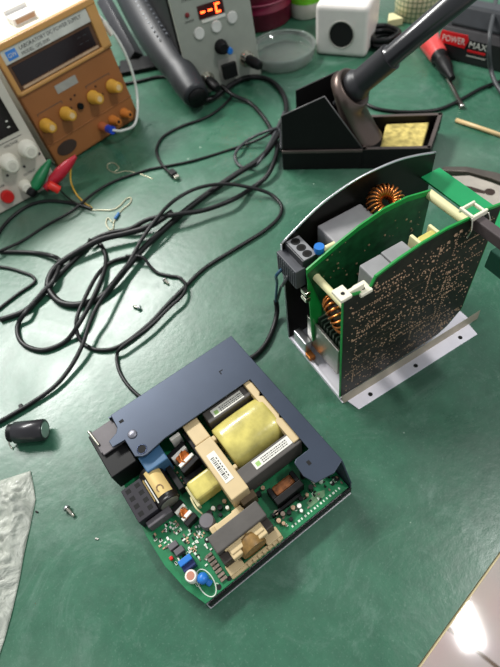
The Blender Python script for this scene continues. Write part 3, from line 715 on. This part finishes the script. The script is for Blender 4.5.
# ------------------------------------------------------------------ soldering iron holder
lh = at(283, 170)
ih = thing('iron_stand', 'black soldering iron stand with bronze funnel and sponge tray', 'iron stand', (lh.x, lh.y, 0), R(-16))
HB = mat('stand_black', s(20,18,19), .5, .1, spec=.3); RIM = mat('worn_brown_rim', s(92,82,78), .45, .3)
MB().box(0,107,0,70,0,28).build('base', HB, ih, 1.2)
MB().box(0,107,-1,1.5,27,31).build('base_rim', RIM, ih, .6)
MB().prism([(1,28),(2,80),(56,104),(107,29)],2,4.5,'y').build('side_plate', HB, ih, .5)
MB().tube([(1,2.8,30),(2,2.8,80.5),(56,2.8,104.5),(107,2.8,30)],.9,6).build('plate_edge', mat('edge_grey', s(110,108,108), .4, .4), ih)
MB().prism([(16,28),(16,80),(71,104),(86,84),(107,28)],60,62.5,'y').build('side_plate', HB, ih, .5)
tray = MB()
q0,q1,q2,q3 = (107,0),(193,0),(214,77),(112,77)
def quadwall(a, b, t, z0, z1):
    d_ = Vector((b[0]-a[0], b[1]-a[1])).normalized(); n_ = Vector((-d_.y, d_.x))*t
    tray.prism([a, b, (b[0]+n_.x, b[1]+n_.y), (a[0]+n_.x, a[1]+n_.y)], z0, z1)
tray.prism([q0,q1,q2,q3],0,6)
for a, b in ((q0,q1),(q1,q2),(q2,q3),(q3,q0)): quadwall(a, b, 4.5, 6, 30)
tro = tray.build('sponge_tray', HB, ih, .5)
tray = MB()
for a, b in ((q1,q2),(q2,q3),(q3,q0),(q0,q1)): quadwall(a, b, 4.7, 30, 31)
tray.build('tray_rim', RIM, tro)
spg = MB().prism([(128,5),(182,5),(198,71),(140,69)],17,30)
BRZ = mat('bronze_metal', s(108,94,88), .35, .75, var=.15, vscale=12)
Mc = Vector((88,36,92)); ax = Vector((94,-27,100)).normalized()
fn = MB(); NN = 36; vs = []; fs = []
q = ax.to_track_quat('Z','Y').to_matrix()
rings = []
for k in range(NN):
    a = 2*pi*k/NN
    top = Mc + q @ Vector((26*cos(a), 26*sin(a), 6))
    mid = Mc + q @ Vector((28.5*cos(a), 28.5*sin(a), -6))
    rings.append((top, mid, None))
# funnel skirt: sweep from tilted mouth to level foot
allr = []
mouth = [r_[0] for r_ in rings]; mid = [r_[1] for r_ in rings]
hx = Vector((mouth[0].x-Mc.x, mouth[0].y-Mc.y))
foot = []
for pnt in mid:
    dxy = Vector((pnt.x-Mc.x, pnt.y-Mc.y)); 
    if dxy.length < 1e-4: dxy = Vector((1,0))
    foot.append(Vector((108,32,29))+Vector((dxy.x, dxy.y, 0)).normalized()*25)
half = [(a*.55+b*.45) for a, b in zip(mid, foot)]
for ring in (mouth, mid, half, foot): vs += ring
for i in range(3): fs += [(i*NN+k, (i+1)*NN+k, (i+1)*NN+(k+1)%NN, i*NN+(k+1)%NN) for k in range(NN)]
inner = [Mc + q @ Vector((23*cos(2*pi*k/NN), 23*sin(2*pi*k/NN), 6.3)) for k in range(NN)]
deep = [Mc + q @ Vector((15*cos(2*pi*k/NN), 15*sin(2*pi*k/NN), -16)) for k in range(NN)]
o4 = len(vs); vs += inner+deep
fs += [(k, (k+1)%NN, o4+(k+1)%NN, o4+k) for k in range(NN)]+[(o4+k, o4+(k+1)%NN, o4+NN+(k+1)%NN, o4+NN+k) for k in range(NN)]+[tuple(range(o4+NN, o4+2*NN))]
fn.add(vs, fs, True).build('funnel', BRZ, ih)
SPM = mat('yellow_sponge', s(190,172,100), .9, var=.45, vscale=110, bump=1.0, bscale=180)
so = spg.build('sponge', SPM, None, 2); so.name = 'cleaning_sponge'; so.location = (lh.x, lh.y, -.0079); so.rotation_euler = (0,0,R(-16))
so.location.z = 0
so.data.transform(T(0,0,-.008))
tag(so, 'worn yellow cleaning sponge sitting in the iron stand tray', 'sponge')
ir = thing('soldering_iron', 'black soldering iron standing in the bronze funnel of the stand', 'soldering iron', (lh.x, lh.y, 0), R(-16))
IRK = mat('iron_grip', s(38,38,41), .42)
MB().lathe([(3,-30),(5,-12),(14,-8),(17.5,2),(19,8),(19,14),(16,17),(15.3,21),(15.3,60),(15.6,64)], Mc, ax, 32).build('grip', IRK, ir)
MB().lathe([(13.5,64),(12,68),(12,185),(9.5,188)], Mc, ax, 28).build('handle', mat('iron_handle', s(34,34,37), .28, coat=.3), ir)
MB().lathe([(5,188),(4,215)], Mc, ax, 14).build('cord_relief', BLK, ir)

# ------------------------------------------------------------------ cables
def cable(name, label, pts, r, m_=CABLE, cat='cable', z=0.0, group=None, sub=10):
    P = []
    for q in pts:
        zz = q[2] if len(q) > 2 else z
        P.append(at(q[0], q[1], r+zz)*1000)
    o0 = P[0].copy(); o0.z = 0
    ob = MB().tube(spline([p_-o0 for p_ in P], sub), r, 10).build(name, m_); ob.location = o0*MM
    return tag(ob, label, cat, group)
cable('air_hose', 'thick dark hose curving from the hot-air handle to the iron stand and left',
      [(191,98,16),(200,101,5),(213,98,3),(227,88,3),(242,79,2),(258,77),(271,81),(281,91),(286,104),(285,118,2),(278,134,8),(270,148,10),(257,161,8),(235,175,4),(210,192),(185,211),(163,230),(140,252,4),(120,276,4),(104,295),(90,302),(74,305),(60,302),(51,293),(48,283),(55,268),(74,254,5),(100,240,8),(128,233,8),(150,226,10),(172,212,10)], 4.0)
cable('mains_cable', 'thick black cable sweeping from the iron stand to a long left loop',
      [(222,86,10),(233,95,6),(250,103),(264,118),(273,134),(277,146,4),(274,162,8),(266,177,4),(252,188),(232,200,8),(205,210,8),(180,214,12),(150,219,12),(130,229,5),(110,233),(92,241),(78,256),(62,272),(45,290,4),(26,310),(0,320)], 3.2)
cable('power_lead', 'black cable forming the open oval loop at left of centre',
      [(0,252),(18,252),(36,253),(52,256,4),(60,262),(54,280,6),(40,298),(26,312,6),(18,325),(19,338),(28,347),(45,350),(66,341),(80,322,8),(92,300,6),(103,275,4),(106,258),(100,244),(88,240,8)], 2.8)
cable('signal_cable', 'black cable in a wide arc ending past the lone capacitor at left edge',
      [(142,258,1),(124,258,1),(108,264,1),(96,277,6),(84,300,10),(77,318,10),(77,332,4),(84,344),(99,350),(120,346),(148,325),(168,304),(184,288,1),(205,268),(235,249),(264,231),(279,217),(281,205,1),(270,194,4),(252,188,10),(225,184,14),(198,188,16),(175,200,18),(158,217,20),(142,239,14),(128,264,8),(112,285,12),(98,305,15),(90,322,12),(82,346,8),(70,368,4),(54,387,2),(30,404,1),(8,417,1),(-12,428,1)], 2.4)
cable('adapter_cable', 'short black cable bending over the two loose screws',
      [(126,256,8),(142,257,8),(150,266,3),(158,273),(170,276),(180,278),(186,286,4),(182,296,6),(170,307,6),(148,328,6),(122,347,6),(117,356,1),(119,370),(127,384),(139,396),(152,404)], 2.0)
cable('test_lead', 'thin black cable running across from iron stand to the left edge',
      [(300,106,3),(282,124,10),(264,137,10),(235,148),(192,161),(156,168),(144,171),(115,181),(94,193,2),(72,211,5),(47,225),(22,241),(0,251,5),(-10,256,5)], 1.9)
cable('probe_lead', 'black lead curving from the clips to the left edge',
      [(90,208),(72,203),(47,201),(28,206),(11,218),(0,231),(-8,245)], 2.4)
cable('spare_lead', 'black lead with a sharp bend at the left edge',
      [(-8,266),(8,268),(22,272),(32,276),(35,281),(30,286),(18,294),(0,308),(-8,315)], 2.0)
cable('coiled_lead', 'thin dark lead in a small loop left of the iron stand',
      [(281,150,3),(279,130,12),(268,131,16),(250,139,3),(238,149,6),(235,158),(240,166),(250,168),(262,158,12),(280,122,12),(284,112,12)], 2.2, CABLEG)
for i, pts in enumerate(([(110,83),(122,84),(140,81),(158,77),(176,78)], [(112,74),(122,66),(132,68),(150,64,2)])):
    cable('rear_lead', ['black lead emerging low between the orange supply and hot-air handle','upper black lead crossing behind the white wire'][i], pts, 2.6)
cable('power_cable', 'black cord running from the sponge tray to the right edge',
      [(358,98),(372,107),(390,111),(415,112),(440,109),(462,99),(482,88),(510,78)], 2.6)
cable('hanging_cord', 'black cord hanging down over the charger at the right edge',
      [(497,-8,60),(494,12,62),(490,32,60),(489,52,40),(491,70,14),(496,84,6),(506,98)], 3.2, CABLEG)
# usb cable with plug
u = thing('usb_cable', 'thin black cable ending in a small metal plug', 'cable', at(157,150))
ou = at(157,150)*1000
pp = [at(*q)*1000-ou for q in [(232,96,2),(226,103,2),(214,113,2),(200,120,2),(185,125,2),(172,131,2),(162,138,2),(157,148,2),(158,157,2),(163,166,2.5),(171,174,4)]]
MB().tube(spline(pp,8),2.2,10).build('cord', CABLE, u)
dv = (at(183,184,4)-at(170,173,4)); dv = Vector((dv.x,dv.y,0)).normalized(); b0 = at(171,174)*1000-ou; ang = math.degrees(math.atan2(dv.y,dv.x))
Mu = T(b0.x,b0.y,0)@RZ(ang)
MB(Mu).box(0,13,-4.8,4.8,.2,8.4).build('plug_body', BLK, u, 1.2)
MB(Mu).box(13,20,-3.6,3.6,2.2,6.2).build('plug_shell', NICK, u, .5)
# wires of the standing supply
w0 = l2_; base_ = at(277,300)*1000
pw = thing('supply_lead', 'black sleeved lead with blue and grey cores running between the two opened supplies', 'cable', (0,0,0))
def loc2(u_, v_, z_): c_, s_ = cos(R(22)), sin(R(22)); return Vector((l2_.x*1000+u_*c_-v_*s_, l2_.y*1000+u_*s_+v_*c_, z_))
q1_ = at(276,304,14)*1000; 
MB().tube(spline([loc2(-8.5,88,121),loc2(-13,91,112),at(277,283,70)*1000,at(276,297,30)*1000,q1_],8),1.5,8).build('blue_core', mat('teal_wire', s(36,74,98), .4), pw)
MB().tube(spline([loc2(-8.5,78,121),loc2(-12,82,108),at(281,287,60)*1000,at(278,298,28)*1000,q1_],8),1.5,8).build('grey_core', CABLEG, pw)
MB().tube(spline([at(276,300,20)*1000,at(277,312,8)*1000,at(274,326,3)*1000,at(267,342,3)*1000,at(257,354,3)*1000,at(246,360,3)*1000,at(236,362,3)*1000],8),2.8,10).build('sleeve', CABLE, pw)
# white wire and blue plug on the orange supply
yw = MB()
def yloc(sx, sy, sz):
    v = M10@Vector((sx,sy,sz)); c_, s_ = cos(R(37.4)), sin(R(37.4)); return Vector((ly.x*1000+v.x*c_-v.y*s_, ly.y*1000+v.x*s_+v.y*c_, v.z))
ww = thing('white_wire', 'white wire looping from a blue plug round the orange supply', 'wire', (0,0,0))
MB().tube(spline([yloc(100,-30,20),yloc(112,-36,14),yloc(140,-30,10),yloc(170,-10,30),yloc(182,-4,62),yloc(184,-2,95),yloc(181,4,124),yloc(175,16,150)],8),2.0,10).build('wire', mat('white_pvc', s(212,216,208), .4), ww)
MB().cyl(yloc(100,-18,20), yloc(100,-31,20), 6).build('plug', mat('plug_blue', s(30,70,190), .35), ww)
MB().cyl(yloc(180,6,120), yloc(177,12,138), 4.5).build('white_joint', WHT, ww)
# crocodile clips
def clip(name, label, a, b, m_, r):
    A_ = at(*a)*1000; B_ = at(*b)*1000; o0 = Vector((A_.x, A_.y, 0)); L = (B_-A_).length
    t = thing(name, label, 'clip', o0*MM)
    MB().lathe([(r*.55,0),(r*.95,L*.12),(r,L*.4),(r*.8,L*.7),(r*.4,L*.95),(r*.3,L)], A_-o0, B_-A_, 16).build('boot', m_, t)
    return t, A_-o0, (B_-A_).normalized()
t, a_, d_ = clip('crocodile_clip', 'green crocodile clip against the white power supply', (33,190,16), (50,160,34), GREENP, 8)
MB().lathe([(6,0),(7,3),(7,10)], a_-d_*9, d_, 14).build('tail', BLK, t)
t, a_, d_ = clip('crocodile_clip', 'dark red crocodile clip with the yellow wire', (50,184,14), (76,156,34), mat('crimson_rubber', s(186,32,52), .35), 8.5)
MB().tube([a_+d_*(-10)+Vector((0,0,0)), a_], 5, 10).build('jaw', mat('crimson_rubber',(0,0,0)), t)
A_ = at(48,184,26)*1000; B_ = at(59,190,14)*1000; o0 = Vector((B_.x,B_.y,0))
t = thing('banana_plug', 'bright red banana plug sleeve between the two crocodile clips', 'plug', o0*MM)
MB().lathe([(4.5,0),(6,2),(6,(B_-A_).length)], A_-o0, B_-A_, 18).build('sleeve', mat('bright_red', s(226,44,32), .35), t)
MB().lathe([(3.4,0),(3.4,.3)], B_-o0, B_-A_, 14).build('socket', mat('deep_red', s(130,14,14), .5), t)
cable('yellow_wire', 'thin yellow wire from the red clip down to the bench', [(75,157,30),(71,168,22),(71,182,8),(77,195,1),(86,204),(92,208)], 1.2, mat('yellow_pvc', s(206,160,48), .4), 'wire')
cable('black_wire', 'short black wire from the clips to the wire joint', [(60,190,6),(66,196,4),(76,203,6),(92,209,6)], 1.3, CABLE, 'wire')
# resistor with bent leads
rs = thing('resistor', 'loose blue resistor with long looped bare leads', 'resistor', at(117,216)); o0 = at(117,216)*1000
LEAD = mat('bare_lead', s(196,190,160), .35, .5)
MB().tube(spline([at(*q, 1.2)*1000-o0 for q in [(91,210),(102,210),(112,210),(120,205.6),(126,199),(131,198),(130,203),(124,208),(119,213)]],6),.75,6).build('lead', LEAD, rs)
MB().tube(spline([at(*q, 1.2)*1000-o0 for q in [(116,218),(113.6,223),(113,229),(109,229),(106,223),(108,218),(112,222)]],6),.75,6).build('lead', LEAD, rs)
a_ = at(119,213,2.2)*1000-o0; b_ = at(115,219,2.2)*1000-o0
MB().lathe([(1.4,0),(2.1,.6),(1.8,2.5),(2.1,(b_-a_).length-.6),(1.4,(b_-a_).length)], a_, b_-a_, 12).build('resistor_body', mat('resistor_blue', s(52,110,170), .4), rs)
cable('bare_wire', 'thin curled bare wire near the orange supply', [(153,179),(140,174),(126,171),(116,173),(108,169),(108,164),(114,163),(119,168),(114,172)], .6, LEAD, 'wire')

# ------------------------------------------------------------------ loose parts
p0 = at(20,437,0); p1 = at(50,434,0)
lc = thing('capacitor', 'large black can capacitor lying alone on its side', 'capacitor', (p0.x, p0.y, 0)); d_ = Vector((p1.x-p0.x, p1.y-p0.y, 0)); L = d_.length*1000
MB().lathe([(9.5,0),(10.8,1),(10.8,L-1),(9.6,L)],(0,0,11),d_,32).build('can', mat('can_sleeve', s(34,32,36), .3, coat=.2), lc)
MB().lathe([(8,0),(7.8,.3)],Vector((0,0,11))+d_.normalized()*L,d_,28).build('vent_end', mat('can_end', s(165,180,172), .35, .6), lc)
MB().lathe([(9,0),(9,5)],Vector((0,0,11))-d_.normalized()*5,d_,24).build('base_seal', BLK, lc)
MB().tube(spline([Vector((0,0,11))-d_.normalized()*5,Vector((-7,-4,8)),Vector((-8,-8,4)),Vector((-6,-12,1))],4),.7,6).build('pin', NICK, lc)
def screw(px, py, rz, label, L=10, r=3.2):
    p_ = at(px, py); t = thing('screw', label, 'screw', (p_.x, p_.y, 0), R(rz))
    MB().lathe([(r,0),(r,1.2),(r*.6,2.6)],(1,0,r),(-1,0,0),16).build('screw_head', SILV, t)
    MB().lathe([(1.6,0),(1.7,1),(1.5,2),(1.7,3),(1.5,4),(1.7,5),(1.5,6),(1.6,L-1),(.5,L)],(1,0,r),(1,0,-.15),12).build('screw_shank', NICK, t)
screw(68,509,-50,'silver screw lying alone beside the plastic bag')
screw(165,281,-60,'silver screw under the bend of the short black cable',8,2.8)
screw(140,309,150,'silver screw inside the black cable loops, nearer the flat supply',8,2.8)
for px, py, lb in ((22,408,'tiny black chip beside the cable above the loose capacitor'),(37,512,'tiny black crumb by the edge of the plastic bag'),(97,539,'tiny metal sliver on the mat left of the flat supply')):
    p_ = at(px, py); L_ = 4 if px == 22 else 1.6
    o = MB().box(-L_,L_,-L_*.5,L_*.5,0,L_*.7).build('debris_chip', BLK if px < 90 else STEEL, None, .4); o.location = (p_.x, p_.y, 0); o.rotation_euler = (0,0,random.uniform(0,3)); tag(o, lb, 'debris')

# ------------------------------------------------------------------ plastic bag
def bag():
    m = bpy.data.materials.new('milky_film'); m.use_nodes = True; nt = m.node_tree; b = nt.nodes['Principled BSDF']
    b.inputs['Base Color'].default_value = (*s(204,207,196),1); b.inputs['Roughness'].default_value = .25
    tc = nt.nodes.new('ShaderNodeTexCoord'); n = nt.nodes.new('ShaderNodeTexNoise'); n.inputs['Scale'].default_value = 34; n.inputs['Detail'].default_value = 9; n.inputs['Distortion'].default_value = 2.5
    nt.links.new(tc.outputs['Object'], n.inputs['Vector'])
    r = nt.nodes.new('ShaderNodeMapRange'); r.inputs[1].default_value = .3; r.inputs[2].default_value = .7; r.inputs[3].default_value = .4; r.inputs[4].default_value = .78
    nt.links.new(n.outputs['Fac'], r.inputs[0]); nt.links.new(r.outputs[0], b.inputs['Alpha'])
    bp = nt.nodes.new('ShaderNodeBump'); bp.inputs['Distance'].default_value = .004; bp.inputs['Strength'].default_value = 1
    nt.links.new(n.outputs['Fac'], bp.inputs['Height']); nt.links.new(bp.outputs['Normal'], b.inputs['Normal'])
    o0 = at(10,540)*1000
    Rr = [(31,471),(34,486),(36,500),(31,525),(25,552),(20,580),(12,615),(5,640),(0,655),(-4,675)]
    Ll = [(-60,500),(-65,520),(-70,540),(-75,560),(-80,580),(-85,600),(-90,620),(-95,640),(-95,655),(-95,675)]
    import mathutils
    nx, ny = 60, 100; vs = []; fs = []
    for j in range(ny):
        t = j/(ny-1)*(len(Rr)-1); i = min(int(t), len(Rr)-2); f = t-i
        a = at(*[Rr[i][k]*(1-f)+Rr[i+1][k]*f for k in (0,1)])*1000-o0; c = at(*[Ll[i][k]*(1-f)+Ll[i+1][k]*f for k in (0,1)])*1000-o0
        for k in range(nx):
            w = k/(nx-1); p_ = a*(1-w)+c*w
            hh = mathutils.noise.noise(p_*.045)*7+(1-abs(mathutils.noise.noise(p_*.16))*2)*2.6+(1-abs(mathutils.noise.noise(p_*.34))*2)*1.0+abs(mathutils.noise.noise(p_*.09+Vector((9,2,0))))*7
            edge = min(1, w*7, (ny-1-j)/8, j/8)
            vs.append((p_.x, p_.y, 1.0+max(0, 6+hh)*edge))
    for j in range(ny-1):
        for k in range(nx-1): fs.append((j*nx+k, j*nx+k+1, (j+1)*nx+k+1, (j+1)*nx+k))
    o = MB().add(vs, fs, True).build('plastic_bag', m); o.location = o0*MM
    sol = o.modifiers.new('t', 'SOLIDIFY'); sol.thickness = .0004
    tag(o, 'crumpled translucent plastic bag at the lower left edge', 'plastic bag')
bag()

# ------------------------------------------------------------------ light
w = bpy.data.worlds.new('room_light'); bpy.context.scene.world = w; w.use_nodes = True
w.node_tree.nodes['Background'].inputs[0].default_value = (.92,.97,1,1); w.node_tree.nodes['Background'].inputs[1].default_value = .30
def lamp(name, loc, tgt, sx, sy, power, col=(1,1,1)):
    l = bpy.data.lights.new(name, 'AREA'); l.shape = 'RECTANGLE'; l.size = sx; l.size_y = sy; l.energy = power; l.color = col
    o = bpy.data.objects.new(name, l); C.objects.link(o); o.location = loc
    d = Vector(tgt)-Vector(loc); o.rotation_euler = d.to_track_quat('-Z','Y').to_euler(); return o
lamp('ceiling_tube_light', (-1.05,1.85,1.95), (-.6,1.3,0), 1.5, .26, 58, (1,.99,.96))
lamp('ceiling_tube_light', (1.02,.12,1.95), (1.02,.12,0), .12, .24, 10, (1,.99,.97))
sc_ = bpy.context.scene
sc_.view_settings.view_transform = 'Standard'; sc_.view_settings.look = 'None'; sc_.view_settings.gamma = 1; sc_.view_settings.use_curve_mapping = False
sc_.view_settings.exposure = 0.82
# things of one kind share a group
GROUPS = {'screw': 'loose silver screws on the mat', 'clip': 'crocodile clips at the bench supplies', 'cable': 'dark cables tangled on the bench',
          'debris': 'tiny crumbs on the mat', 'wire': 'thin wires on the bench'}
for o in C.objects:
    c_ = o.get('category')
    if c_ in GROUPS and not o.get('group'): o['group'] = GROUPS[c_]
    if c_ == 'power supply': o['group'] = 'bench power supplies in a row' if o.name.startswith('bench') else 'opened switching power supplies'
